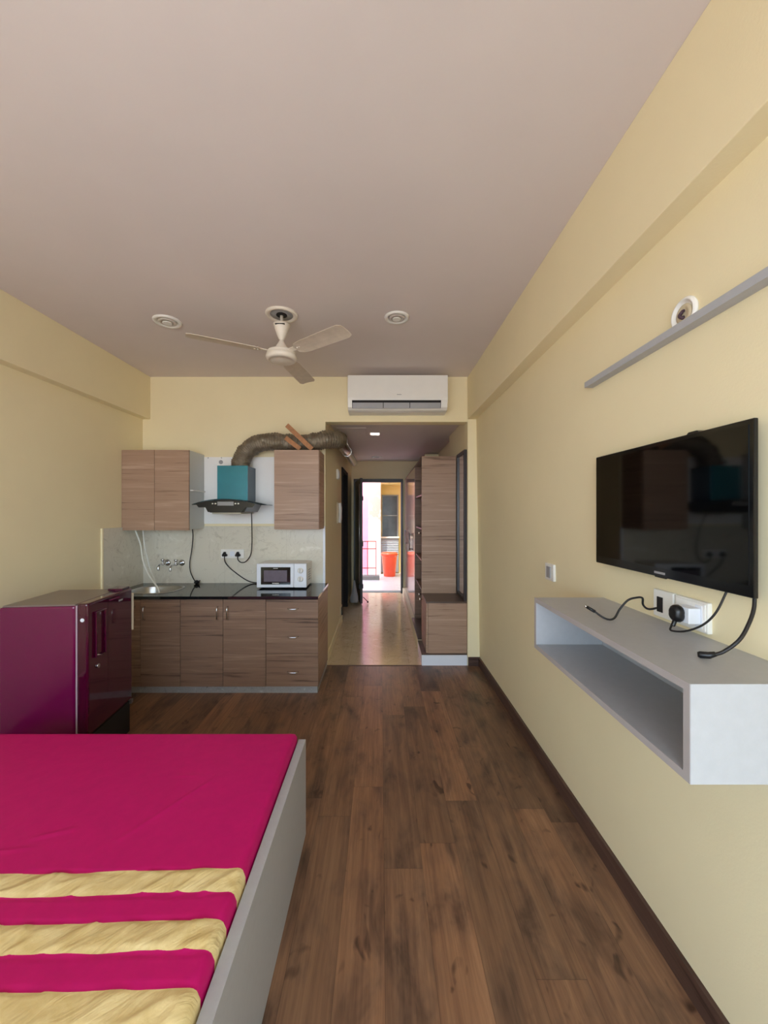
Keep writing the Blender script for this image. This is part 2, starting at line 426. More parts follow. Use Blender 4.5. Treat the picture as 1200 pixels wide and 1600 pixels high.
# ------------------------------------------------------------------ outside the entrance
struct('floor_corridor', B(-3.5, 3.5, YE+.14, 10.2, -.12, -.02), M['outer_floor'])
struct('trim_door_sill', B(-.5, .41, YE+.05, YE+.22, -.02, .004), M['outer_grey'])
struct('wall_outer_pink', B(-3.5, -.30, 9.35, 9.6, -.1, 3.2), M['pink'])
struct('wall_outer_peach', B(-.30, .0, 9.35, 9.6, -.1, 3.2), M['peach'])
w = MB()
w.box(0, .03, 9.60, 9.75, -.1, 3.2); w.box(.43, 3.5, 9.60, 9.75, -.1, 3.2); w.box(.03, .43, 9.60, 9.75, 1.92, 3.2); w.box(.03, .43, 9.62, 9.75, -.1, .86)
struct('wall_outer_yellow', w, M['outer_yellow'])
struct('trim_outer_soffit', B(0, 3.5, 8.6, 9.6, 2.17, 2.35), M['outer_yellow'])
f = MB(); f.box(.02, .05, 9.585, 9.63, .86, 1.93); f.box(.41, .44, 9.585, 9.63, .86, 1.93); f.box(.05, .41, 9.585, 9.63, 1.90, 1.93); f.box(.05, .41, 9.59, 9.62, 1.40, 1.42)
w2 = struct('window_2', f, M['outer_grey'])
obj('window_pane', B(.05, .41, 9.61, 9.62, .88, 1.90), M['window_dark'], w2)
obj('window_sill', B(.0, .46, 9.52, 9.63, .855, .885), M['white_plastic'], w2)
s = MB(); s.box(.0, .44, 9.56, 9.6, .0, .84)
for i in range(9):
    s.prism([(9.56, .45+i*.042), (9.545, .471+i*.042), (9.56, .492+i*.042)], 'X', .0, .44)
struct('trim_ribbed_panel', s, M['outer_sheet'])
struct('trim_kerb', B(-3.5, -.03, 8.57, 8.78, -.02, .07), M['outer_grey'], bevel=.004)
# side walls of the corridor (far left / right) and an unseen slab added to shade its near half
struct('wall_corridor_right', B(1.6, 1.75, YE+.14, 9.6, -.1, 3.2), M['outer_yellow'])
struct('slab_corridor_shade', B(-3.5, 3.5, YE, 7.9, 2.6, 2.75), M['white_lam'])
struct('wall_corridor_left', B(-3.5, -.7, YE, YE+.14, -.1, 2.75), M['pink'])
struct('wall_corridor_near_right', B(1.1, 3.5, YE, YE+.14, -.1, 2.75), M['outer_yellow'])

r = thing('railing', 'red painted metal railing on a low kerb outside the open entrance door', 'railing', (-.6, 8.66, .07))
rl = MB()
for i, x in enumerate([-.11 - .19*k for k in range(9)]):
    b = MB(); b.box(x-.008, x+.008, 8.652, 8.668, .07, .83); obj('baluster', b, M['rail'], r)
for z in (.837, .672, .236):
    b = MB(); b.box(-1.8, -.10, 8.648, 8.672, z-.010, z+.010); obj('rail_bar', b, M['rail'], r)

b = MB(); b.lathe([(.135, -.02), (.14, -.01), (.175, .42), (.178, .47), (.195, .475), (.195, .50), (.188, .51), (.18, .505)], (.205, 9.12, 0), seg=40)
bt = thing('waste_bin', 'orange red plastic bin with lid standing outside the entrance door', 'bin', (.205, 9.12, -.02))
obj('bin_body', b, M['red_plastic'], bt)
b = MB(); b.lathe([(.198, .505), (.198, .52), (.17, .54), (.05, .555), (.0, .556)], (.205, 9.12, 0), seg=40); obj('lid', b, M['red_plastic'], bt)
b = MB(); b.tube(spline([(.02, 9.10, .50), (.03, 9.0, .47), (.10, 8.94, .45), (.2, 8.925, .46)], 6), .006, 8); obj('handle', b, M['red_plastic'], bt)

# ------------------------------------------------------------------ entrance door leaf (open, against hall left wall)
ang = math.atan2(.14, .86)
t = thing('entrance_door', 'dark open entrance door leaf folded back against the hall left wall', 'door', (-.455, YE-.03, 0), -PI/2 + ang*1.0, local=True)
# local x runs along the leaf away from the hinge, local y is its thickness (towards +X world side)
lw = .88
obj('door_leaf', B(0, lw, -.02, .02, .02, 2.05), M['door_dark'], t, bevel=.003)
for z in (.30, .98, 1.72):
    b = MB(); b.box(lw*.55, lw+.004, -.034, -.02, z-.05, z+.05); b.box(lw-.05, lw+.012, -.045, .03, z-.035, z+.035); obj('lock_bar', b, M['black_plastic'], t, bevel=.003)
b = MB(); b.cyl((lw+.01, -.035, .35), (lw+.01, -.035, 1.95), .008, 10); obj('pull_rod', b, M['steel'], t)
b = MB(); b.tube(spline([(lw-.06, .02, 1.02), (lw-.06, .07, 1.02), (lw-.10, .08, 1.02), (lw-.18, .08, 1.01)], 6), .009, 8); b.lathe([(.022, -.028), (.022, -.02)], (lw-.06, 0, 1.02), '-Y', 16); obj('lever_handle', b, M['chrome'], t)
b = MB(); b.obox((lw-.02, .03, .12), (lw-.05, .11, .035), .010, .010); b.lathe([(.012, .02), (.014, .03), (.012, .045)], (lw-.05, .11, 0), 'Z', 12); obj('door_stopper', b, M['black_plastic'], t)
# grey bag hanging low on the leaf edge
bag = MB()
prof = [(.40, .010, .012), (.36, .018, .016), (.30, .026, .022), (.22, .042, .030), (.14, .060, .034), (.07, .066, .030), (.045, .055, .022)]
o = 0; seg = 20; vs = []; fs = []
for i, (z, rx, ry) in enumerate(prof):
    for k in range(seg):
        a = 2*PI*k/seg; q = 1 + .12*math.sin(5*a + i)
        vs.append((-.425 + rx*q*math.cos(a), 6.17 + ry*q*math.sin(a), z))
for i in range(len(prof)-1):
    for k in range(seg): fs.append([i*seg+k, i*seg+(k+1) % seg, (i+1)*seg+(k+1) % seg, (i+1)*seg+k])
fs.append(list(range(seg))); fs.append([(len(prof)-1)*seg+k for k in range(seg)])
bag.add(vs, fs, True)
obj('grey_bag', bag, M['grey_plastic'], label='small grey crumpled bag hanging low beside the open entrance door', cat='bag', loc=(-.425, 6.17, .045))

# ------------------------------------------------------------------ wardrobe along the hall right side
t = thing('wardrobe', 'tall wood grain wardrobe with open end shelves along the hall right wall', 'wardrobe', (.65, 5.5, 0))
obj('plinth', B(.40, .90, 4.18, 7.05, 0, .11), M['wall_jamb'], t)
obj('base_board', B(.402, .91, 4.18, 5.0, .11, .125), M['bench_top'], t)
obj('end_panel', B(.443, .815, 4.157, 4.180, .125, 2.103), M['wood'], t, bevel=.001)
obj('back_panel', B(.80, .815, 4.18, 5.0, .125, 2.10), M['wood'], t)
obj('divider_panel', B(.443, .80, 4.98, 5.0, .125, 2.10), M['wood_shaded'], t)
obj('top_panel', B(.443, .815, 4.18, 7.05, 2.085, 2.103), M['wood_shaded'], t)
for z in (.62, .95, 1.30, 1.68):
    s = obj('shelf', B(.455, .80, 4.18, 4.98, z, z+.018), M['wood_shaded'], t)
for z in (1.27, .60):
    b = MB(); b.lathe([(.006, 0), (.006, .015), (.013, .02), (.012, .028)], (.443, 4.20, z), '-X', 12)
    obj('knob', b, M['chrome'], t)
for i in range(4):
    y0 = 5.0 + i*.51
    d = obj('door', B(.440, .458, y0+.003, y0+.507, .12, 2.08), M['wood_gloss'] if 'wood_gloss' in M else M['wood'], t, bevel=.001)
    yh = y0 + (.46 if i % 2 == 0 else .05)
    b = MB(); b.cyl((.41, yh, .95), (.41, yh, 1.20), .006, 10); b.cyl((.41, yh, .97), (.44, yh, .97), .005, 8); b.cyl((.41, yh, 1.18), (.44, yh, 1.18), .005, 8)
    obj('handle', b, M['steel'], d)
obj('carcass', B(.459, .90, 5.0, 7.04, .12, 2.08), M['wood_shaded'], t)

t = thing('bench_cabinet', 'low wood grain shoe bench cabinet on a white plinth below the mirror', 'cabinet', (.64, 3.96, 0))
obj('plinth', B(.40, .845, 3.752, 4.155, 0, .10), M['cool_white'], t)
obj('base_board', B(.400, .845, 3.76, 4.156, .10, .113), M['bench_top'], t)
obj('body', B(.465, .845, 3.77, 4.155, .113, .605), M['wood'], t, bevel=.001)
obj('top_board', B(.443, .845, 3.765, 4.155, .605, .622), M['bench_top'], t, bevel=.001)
d = obj('door', B(.443, .463, 3.765, 4.15, .118, .603), M['wood'], t, bevel=.001)
b = MB(); b.lathe([(.006, 0), (.006, .015), (.015, .02), (.014, .03)], (.443, 4.10, .57), '-X', 12); obj('knob', b, M['chrome'], d)

t = thing('wall_mirror', 'tall narrow mirror in a dark frame standing on the low bench', 'mirror', (.835, 3.96, .622))
f = MB(); f.box(.818, .848, 3.775, 3.805, .622, 2.115); f.box(.818, .848, 4.125, 4.155, .622, 2.115); f.box(.818, .848, 3.805, 4.125, 2.085, 2.115); f.box(.818, .848, 3.805, 4.125, .622, .655)
obj('frame', f, M['door_dark'], t, bevel=.003)
obj('mirror_glass', B(.832, .846, 3.803, 4.127, .650, 2.09), M['mirror'], t)

# ------------------------------------------------------------------ hall wall fittings
t = thing('door_chime', 'small white box high on the hall left wall', 'chime', (-.541, 4.72, 1.96))
b = B(-.541, -.515, 4.66, 4.78, 1.90, 2.02); obj('case', b, M['white_plastic'], t, bevel=.004); obj('cover', B(-.516, -.510, 4.68, 4.76, 1.915, 2.0), M['cool_white'], t)
t = thing('intercom_handset', 'white intercom handset on the hall left wall near the dark doorway', 'intercom', (-.541, 4.75, 1.5))
obj('base_plate', B(-.541, -.522, 4.70, 4.80, 1.36, 1.62), M['beige'], t, bevel=.004)
b = MB(); b.tube(spline([(-.516, 4.75, 1.61), (-.505, 4.75, 1.55), (-.503, 4.75, 1.48), (-.506, 4.75, 1.42), (-.516, 4.75, 1.37)], 6), lambda u, a: .02 + .008*abs(2*u-1), 10); obj('handset', b, M['white_plastic'], t)
t = thing('low_wall_socket', 'small dark socket low on the hall left wall by the dark doorway', 'socket', (-.541, 5.17, .15))
obj('plate', B(-.541, -.530, 5.10, 5.24, .10, .24), M['beige'], t, bevel=.003); obj('socket_face', B(-.531, -.524, 5.13, 5.21, .12, .22), M['black_plastic'], t)

# hall ceiling lamps
t = thing('hall_ceiling_lamp', 'lit square lamp in the hall ceiling near the opening', 'lamp', (-.07, 4.60, HC))
obj('frame', B(-.13, -.01, 4.54, 4.66, HC-.006, HC), M['white_plastic'], t); obj('diffuser', B(-.12, -.02, 4.55, 4.65, HC-.008, HC-.006), M['lamp'], t)
t = thing('hall_downlight', 'small round unlit downlight at the far end of the hall ceiling', 'lamp', (-.07, 6.55, HC))
b = MB(); b.lathe([(.09, HC), (.09, HC-.008), (.06, HC-.012), (.055, HC-.006)], (-.07, 6.55, 0)); obj('trim_ring', b, M['white_plastic'], t)
b = MB(); b.lathe([(.05, HC-.004), (.05, HC-.008)], (-.07, 6.55, 0)); obj('diffuser', b, M['grey_plastic'], t)

# ------------------------------------------------------------------ kitchen base cabinets
ZC = .782; YC = 3.17
def vhandle(par, x, y, z0, z1):
    b = MB(); b.tube(spline([(x, y, z0), (x, y-.022, z0+.012), (x, y-.026, (z0+z1)/2), (x, y-.022, z1-.012), (x, y, z1)], 5), .0055, 8)
    obj('handle', b, M['chrome'], par)
def hhandle(par, x0, x1, y, z):
    b = MB(); b.tube(spline([(x0, y, z), (x0+.012, y-.022, z), ((x0+x1)/2, y-.026, z), (x1-.012, y-.022, z), (x1, y, z)], 5), .0055, 8)
    obj('handle', b, M['chrome'], par)
def carcass(t, x0, x1, endmat=None):
    w = MB(); w.box(x0, x0+.018, YC+.02, YB-.003, .06, ZC); w.box(x1-.018, x1, YC+.02, YB-.003, .06, ZC); w.box(x0+.018, x1-.018, YC+.02, YB-.003, .06, .078); w.box(x0+.018, x1-.018, YC+.02, YC+.07, ZC-.018, ZC)
    obj('carcass', w, endmat or M['wood_shaded'], t)
def door(t, x0, x1, z0=.058, z1=ZC-.004):
    return obj('door', B(x0+.0015, x1-.0015, YC, YC+.018, z0, z1), M['wood_shaded'], t, bevel=.0008)
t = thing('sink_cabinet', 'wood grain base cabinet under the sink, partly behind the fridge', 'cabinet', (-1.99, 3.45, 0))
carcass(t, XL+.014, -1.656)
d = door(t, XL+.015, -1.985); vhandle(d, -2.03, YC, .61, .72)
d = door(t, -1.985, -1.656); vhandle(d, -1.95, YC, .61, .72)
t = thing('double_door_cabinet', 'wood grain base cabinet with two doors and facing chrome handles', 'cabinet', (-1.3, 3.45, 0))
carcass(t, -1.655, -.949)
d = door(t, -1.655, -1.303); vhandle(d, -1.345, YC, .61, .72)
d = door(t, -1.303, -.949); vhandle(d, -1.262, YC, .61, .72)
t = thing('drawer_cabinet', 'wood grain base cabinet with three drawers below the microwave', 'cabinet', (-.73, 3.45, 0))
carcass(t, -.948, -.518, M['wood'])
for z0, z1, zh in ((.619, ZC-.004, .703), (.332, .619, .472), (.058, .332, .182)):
    d = obj('drawer', B(-.9465, -.5185, YC, YC+.018, z0+.0015, z1-.0015), M['wood_shaded'], t, bevel=.0008)
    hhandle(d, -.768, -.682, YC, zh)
struct('trim_kitchen_plinth', B(XL+.014, -.525, YC+.015, YB, 0, .058), M['plinth'])

# worktop with a hole for the sink
sx0, sx1, sy0, sy1 = -2.20, -1.80, 3.255, 3.60
wt = MB(); z0, z1 = .785, .808
N = 40; cx, cy = (sx0+sx1)/2, (sy0+sy1)/2; ra, rb = (sx1-sx0)/2, (sy1-sy0)/2
def oval(k, s=1.0):
    a = 2*PI*k/N; c, q = math.cos(a), math.sin(a); e = .62
    return (cx + ra*s*math.copysign(abs(c)**e, c), cy + rb*s*math.copysign(abs(q)**e, q))
outer = []
xa, xb, ya, yb = XL+.013, -.513, 3.145, YB-.012
# ring between the hole and a square, then boxes around
qx0, qx1 = -2.28, -1.70
vs = []; fs = []
for zz in (z0, z1):
    for k in range(N): x, y = oval(k); vs.append((x, y, zz))
    for k in range(N):
        x, y = oval(k); dx, dy = x-cx, y-cy
        sc = min((qx1-cx if dx > 0 else cx-qx0)/max(abs(dx), 1e-6), ((yb-cy) if dy > 0 else (cy-ya))/max(abs(dy), 1e-6))
        vs.append((cx+dx*sc, cy+dy*sc, zz))
for k in range(N):
    k2 = (k+1) % N
    fs.append([2*N+k, 2*N+k2, 3*N+k2, 3*N+k]); fs.append([k, N+k, N+k2, k2]); fs.append([k, k2, 2*N+k2, 2*N+k]); fs.append([N+k2, N+k, 3*N+k, 3*N+k2])
wt.add(vs, fs)
for (cxx, cyy) in ((qx0, ya), (qx1, ya), (qx1, yb), (qx0, yb)):
    # corner wedges left by the radial projection
    best = sorted(range(N), key=lambda k: (vs[N+k][0]-cxx)**2 + (vs[N+k][1]-cyy)**2)[:2]
    p, q = vs[N+best[0]], vs[N+best[1]]
    if abs(p[0]-q[0]) > 1e-5 and abs(p[1]-q[1]) > 1e-5:
        wt.prism([(p[0], p[1]), (cxx, cyy), (q[0], q[1])], 'Z', z0, z1)
wt.box(xa, qx0, ya, yb, z0, z1); wt.box(qx1, xb, ya, yb, z0, z1)
obj('worktop', wt, M['granite'], label='polished black granite worktop along the kitchen back wall', cat='worktop', loc=(-1.4, 3.45, z0))
t = thing('kitchen_sink', 'oval stainless steel sink set into the black worktop', 'sink', (cx, cy, .60))
sk = MB(); rings = [(1.06, .809), (1.05, .812), (.99, .812), (.96, .80), (.93, .70), (.86, .645), (.5, .635), (.1, .632)]
vs = []; fs = []
for s_, z in rings:
    for k in range(N): x, y = oval(k, s_); vs.append((x, y, z))
for i in range(len(rings)-1):
    for k in range(N): fs.append([i*N+k, i*N+(k+1) % N, (i+1)*N+(k+1) % N, (i+1)*N+k])
fs.append([(len(rings)-1)*N+k for k in range(N)])
sk.add(vs, fs, True); obj('basin', sk, M['steel'], t)
b = MB(); b.lathe([(.035, .634), (.035, .638), (.02, .639), (.018, .636)], (cx, cy, 0)); obj('drain', b, M['chrome'], t)

# taps
def tap(name_label, x, z, ln, left_knob):
    t = thing('wall_tap', name_label, 'tap', (x, YB-.012, z))
    y0 = YB-.012
    b = MB(); b.lathe([(.030, 0), (.029, .006), (.016, .012)], (x, y0, z), '-Y', 24); obj('flange', b, M['chrome'], t)
    b = MB(); b.cyl((x, y0, z), (x, y0-ln*.62, z-.002), .011, 14)
    b.tube(spline([(x, y0-ln*.55, z-.002), (x-.002, y0-ln*.85, z-.004), (x-.003, y0-ln, z-.02), (x-.003, y0-ln-.004, z-.052)], 6), .010, 12)
    obj('spout', b, M['chrome'], t)
    b = MB(); b.cyl((x, y0-ln*.55, z), (x, y0-ln*.55, z+.028), .009, 12); b.lathe([(.010, .026), (.018, .030), (.019, .044), (.012, .048)], (x, y0-ln*.55, z), 'Z', 16)
    obj('tap_knob', b, M['chrome'], t)
tap('left chrome wall tap above the sink, nearer the corner', -2.075, 1.006, .15, True)
tap('right chrome wall tap above the sink, nearer the hanging black cable', -1.935, 1.006, .20, False)

# kitchen switch board with plugs
def socket_plate(label, x0, x1, z0, z1):
    t = thing('socket_plate', label, 'socket', ((x0+x1)/2, YB-.012, z0))
    y = YB-.012
    obj('plate', B(x0, x1, y-.010, y, z0, z1), M['white_plastic'], t, bevel=.002)
    m = (x0+x1)/2
    obj('switch', B(m-.022, m+.022, y-.014, y-.009, z0+.02, z1-.02), M['cool_white'], t, bevel=.001)
    for sx in (-1, 1):
        c = m + sx*.063
        obj('socket_face', B(c-.022, c+.022, y-.012, y-.009, z0+.015, z1-.015), M['white_plastic'], t, bevel=.001)
socket_plate('white kitchen socket board with two black plugs on the stone tiles', -1.553, -1.330, 1.052, 1.138)
def plug(label, x, z, pts, cord_label):
    y = YB-.024
    t = thing('power_plug', label, 'plug', (x, y, z))
    b = MB(); b.lathe([(.014, 0), (.017, .008), (.017, .028), (.010, .034)], (x, y, z), '-Y', 16)
    for dx, dz in ((0, .014), (-.013, -.008), (.013, -.008)): b.lathe([(.011, 0), (.012, .022), (.006, .026)], (x+dx, y, z+dz), '-Y', 12)
    obj('plug_body', b, M['black_plastic'], t)
    b = MB(); b.tube(spline(pts, 8), .0048, 8); obj('cord', b, M['cable'], t)
plug('left black plug with a cord running down to the microwave', -1.510, 1.090,
     [(-1.510, 3.705, 1.075), (-1.505, 3.71, 1.02), (-1.47, 3.72, .965), (-1.40, 3.725, .905), (-1.33, 3.725, .855), (-1.26, 3.72, .822), (-1.18, 3.715, .816), (-1.09, 3.715, .83)], '')
plug('right black plug with a cord rising to the cooker hood', -1.383, 1.090,
     [(-1.383, 3.705, 1.075), (-1.378, 3.71, 1.035), (-1.345, 3.71, 1.012), (-1.30, 3.71, 1.025), (-1.255, 3.705, 1.09), (-1.238, 3.69, 1.2), (-1.215, 3.62, 1.35), (-1.185, 3.52, 1.49)], '')
t = thing('loose_plug', 'black plug lying on the worktop at the end of a hanging cable', 'plug', (-1.77, 3.69, .808))
b = MB(); b.lathe([(.012, .0), (.022, .006), (.026, .018), (.018, .030), (.008, .036)], (-1.77, 3.69, .809), 'Z', 14); b.cyl((-1.76, 3.69, .83), (-1.735, 3.685, .842), .005, 8); b.cyl((-1.76, 3.68, .822), (-1.733, 3.672, .828), .004, 8)
obj('plug_body', b, M['black_plastic'], t, bevel=.001)
b = MB(); b.tube(spline([(-1.795, 3.66, 1.341), (-1.80, 3.68, 1.26), (-1.822, 3.70, 1.13), (-1.845, 3.71, 1.02), (-1.842, 3.71, .935), (-1.815, 3.705, .87), (-1.785, 3.695, .83)], 8), .0048, 8); obj('cord', b, M['cable'], t)
b = MB(); b.tube(spline([(-2.27, 3.55, 1.335), (-2.215, 3.54, 1.20), (-2.165, 3.50, 1.05), (-2.06, 3.42, .93), (-1.955, 3.36, .84), (-1.925, 3.34, .78), (-1.92, 3.34, .70)], 8), .007, 8)
obj('water_hose', b, M['hose'], label='left white hose bowing from the upper cabinet into the sink', cat='hose', loc=(-1.92, 3.34, .70))
b = MB(); b.tube(spline([(-2.205, 3.56, 1.335), (-2.20, 3.57, 1.22), (-2.165, 3.56, 1.08), (-2.115, 3.52, .98), (-2.03, 3.45, .88), (-1.985, 3.40, .80), (-1.98, 3.38, .72)], 8), .006, 8)
obj('water_hose', b, M['hose'], label='right white hose hanging straighter from the upper cabinet to the sink', cat='hose', loc=(-1.98, 3.38, .72))

# ------------------------------------------------------------------ microwave
t = thing('microwave', 'white microwave oven with two knobs on the black worktop', 'microwave', (-.89, 3.6, .808))
x0, x1, y0, y1, z0, z1 = -1.117, -.668, 3.452, 3.735, .820, 1.036
obj('case', B(x0+.004, x1-.004, y0+.03, y1, z0, z1-.004), M['white_lam'], t, bevel=.006)
dr = obj('door', B(x0, -.783, y0, y0+.032, z0, z1), M['cool_white'], t, bevel=.006)
obj('window_frame', B(-1.078, -.812, y0-.003, y0, .848, 1.004), M['black_gloss'], dr, bevel=.001)
obj('window_mesh', B(-1.050, -.842, y0-.005, y0-.003, .874, .976), M['mesh_window'], dr)
lg = MB(); lg.box(-.975, -.947, y0-.0045, y0-.003, .857, .863); lg.box(-.9475, -.915, y0-.0045, y0-.003, .856, .863)
obj('logo', lg, M['white_plastic'], dr)
obj('brand_mark', B(-.965, -.925, y0-.0045, y0-.003, .991, .995), M['white_plastic'], dr)
obj('control_panel', B(-.782, x1, y0, y0+.032, z0, z1), M['cool_white'], t, bevel=.006)
for z in (.973, .897):
    b = MB(); b.lathe([(.026, 0), (.026, .003), (.022, .004), (.020, .018), (.017, .020)], (-.722, y0, z), '-Y', 28); k = obj('knob', b, M['white_plastic'], t)
    b = MB(); b.box(-.725, -.719, y0-.026, y0-.019, z-.018, z+.018); obj('knob_grip', b, M['grey_plastic'], k, bevel=.001)
for sx in (x0+.04, x1-.04):
    for sy in (y0+.05, y1-.04):
        b = MB(); b.lathe([(.012, .808), (.014, .821)], (sx, sy, 0), 'Z', 12); obj('foot', b, M['black_plastic'], t)
vt = MB()
for i in range(5): vt.box(x1-.0045, x1-.002, 3.56, 3.66, .87+i*.022, .878+i*.022)
obj('vent', vt, M['grey_plastic'], t)

# ------------------------------------------------------------------ upper cabinets and back board
YU = 3.44; zb, zt = 1.342, 2.056
def upper(t, x0, x1, cm):
    w = MB(); w.box(x0, x0+.016, YU+.019, YB-.001, zb, zt); w.box(x1-.016, x1, YU+.019, YB-.001, zb, zt)
    w.box(x0+.016, x1-.016, YU+.019, YB-.001, zb, zb+.016); w.box(x0+.016, x1-.016, YU+.019, YB-.001, zt-.016, zt); w.box(x0+.016, x1-.016, YB-.008, YB-.001, zb+.016, zt-.016)
    obj('carcass', w, cm, t, bevel=.0008)
t = thing('upper_cabinet', 'two-door wood grain upper cabinet in the left kitchen corner above the sink', 'cabinet', (-2.02, 3.6, zb))
upper(t, -2.322, -1.722, M['side_lam'])
obj('door', B(-2.322, -2.030, YU, YU+.018, zb-.006, zt), M['wood'], t, bevel=.0008)
obj('door', B(-2.027, -1.720, YU, YU+.018, zb-.006, zt), M['wood'], t, bevel=.0008)
b = MB(); b.tube(spline([(-1.722, 3.475, 1.695), (-1.706, 3.475, 1.695), (-1.700, 3.49, 1.695), (-1.700, 3.6, 1.695), (-1.700, 3.70, 1.695), (-1.706, 3.715, 1.695), (-1.722, 3.715, 1.695)], 5), .006, 8)
obj('side_rail', b, M['white_plastic'], t)
t = thing('upper_cabinet', 'single-door wood grain upper cabinet right of the cooker hood', 'cabinet', (-.755, 3.6, zb))
upper(t, -.952, -.552, M['wood'])
obj('door', B(-.955, -.556, YU, YU+.018, zb+.004, zt), M['wood'], t, bevel=.0008)
t = thing('back_board', 'white laminate board on the wall behind the cooker hood', 'board', (-1.337, YB-.006, 1.385))
obj('panel', B(-1.720, -.954, YB-.014, YB, 1.385, 2.035), M['white_lam'], t, bevel=.001)
b = MB(); b.lathe([(.020, 0), (.020, .003)], (-1.555, YB-.014, 1.985), '-Y', 20); obj('hole_cap', b, M['grey_plastic'], t)
for x in (-1.68, -1.55, -1.0):
    b = MB(); b.lathe([(.006, 0), (.005, .003)], (x, YB-.014, 2.027), '-Y', 10); obj('screw', b, M['grey_plastic'], t)

# ------------------------------------------------------------------ cooker hood
hx = -1.352
t = thing('cooker_hood', 'cooker hood with teal chimney and curved black glass canopy', 'hood', (hx, 3.6, 1.48))
obj('chimney', MB().box(hx-.140, hx+.134, 3.512, 3.735, 1.60, 1.922), M['teal_side'], t, bevel=.001)
obj('chimney_front', MB().box(hx-.142, hx+.136, 3.506, 3.513, 1.60, 1.924), M['teal'], t, bevel=.0015)
# curved canopy glass
vs = []; fs = []; n = 24; yF, yK = 3.30, 3.73
for j, (dz) in enumerate((0, .006)):
    for i in range(n+1):
        u = -1 + 2*i/n; x = hx + .300*u; z = 1.608 - .046*u*u + dz
        yy = yF + .055*u*u
        vs.append((x, yy, z)); vs.append((x, yK, z))
o2 = 2*(n+1)
for i in range(n):
    a = 2*i
    fs += [[a, a+2, a+3, a+1], [o2+a, o2+a+1, o2+a+3, o2+a+2], [a, o2+a, o2+a+2, a+2], [a+1, a+3, o2+a+3, o2+a+1]]
fs += [[0, 1, o2+1, o2], [2*n, o2+2*n, o2+2*n+1, 2*n+1]]
g = MB(); g.add(vs, fs, True); obj('canopy_glass', g, M['glass'], t)
# fascia under the glass
top = []
for i in range(17):
    u = -1 + 2*i/16; top.append((hx + .262*u, 1.606 - .046*(.873*u)**2))
fp = [(hx+.235, 1.540), (hx+.175, 1.540), (hx+.135, 1.495), (hx-.135, 1.495), (hx-.175, 1.540), (hx-.235, 1.540)]
b = MB(); b.prism(top + fp, 'Y', 3.345, 3.352); obj('fascia', b, M['hood_black'], t)
b = MB()
b.prism([(hx-.20, 1.575), (hx+.20, 1.575), (hx+.16, 1.50), (hx-.16, 1.50)], 'Y', 3.353, 3.72); obj('body', b, M['hood_black'], t, bevel=.003)
obj('filter', B(hx-.125, hx+.125, 3.36, 3.70, 1.482, 1.500), M['beige_strip'], t, bevel=.004)
obj('display', B(hx-.070, hx+.070, 3.341, 3.345, 1.556, 1.590), M['display'], t)
for dx in (-.112, -.087, .087, .112):
    b = MB(); b.lathe([(.010, 0), (.009, .004), (.006, .006)], (hx+dx, 3.345, 1.573), '-Y', 14); obj('button', b, M['chrome'], t)

# flexible duct
path = spline([(-1.325, 3.62, 1.925), (-1.315, 3.62, 1.985), (-1.275, 3.62, 2.060), (-1.20, 3.62, 2.125), (-1.09, 3.62, 2.158), (-.96, 3.62, 2.158), (-.82, 3.62, 2.146), (-.72, 3.62, 2.143), (-.61, 3.62, 2.165), (-.50, 3.64, 2.186), (-.425, 3.70, 2.195), (-.415, 3.80, 2.21)], 16)
L = len(path)
def dr_(u, a):
    i = u*(L-1)
    return .081 + .0045*math.sin(i*2.1) + .013*noise.noise(Vector((math.cos(a)*2, math.sin(a)*2, u*26)))
b = MB(); b.tube(path, dr_, 28); obj('flexible_duct', b, M['duct'], label='brown crumpled flexible duct arching from the hood over the cabinet', cat='duct', loc=(-1.30, 3.60, 1.925))
t = thing('exhaust_pipe', 'shiny steel exhaust pipe running along the hall ceiling edge', 'pipe', (-.43, 5.0, 2.24))
b = MB(); b.tube([(-.42, 3.78, 2.215), (-.435, 4.9, 2.27), (-.445, 6.3, 2.31)], .060, 24); obj('pipe', b, M['steel'], t)
b = MB(); b.tube([(-.434, 4.87, 2.268), (-.436, 4.95, 2.272)], .064, 24); obj('joint_collar', b, M['steel'], t)
b = MB(); b.obox((-.434, 4.91, 2.33), (-.434, 4.91, HC), .02, .004, (0, 1, 0)); obj('hanger_strap', b, M['steel'], t)
# wood battens
b = MB(); b.obox((-.850, 3.47, 2.285), (-.630, 3.515, 2.075), .042, .014, (0, 1, 0)); b2 = b
obj('wood_batten', b, M['stick'], label='longer bare wood batten leaning on the flexible duct, rising above it', cat='batten', loc=(-.63, 3.515, 2.06))
b = MB(); b.obox((-.865, 3.485, 2.175), (-.735, 3.50, 2.075), .040, .014, (0, 1, 0))
obj('wood_batten', b, M['stick'], label='shorter bare wood batten lying against the flexible duct', cat='batten', loc=(-.735, 3.50, 2.06))

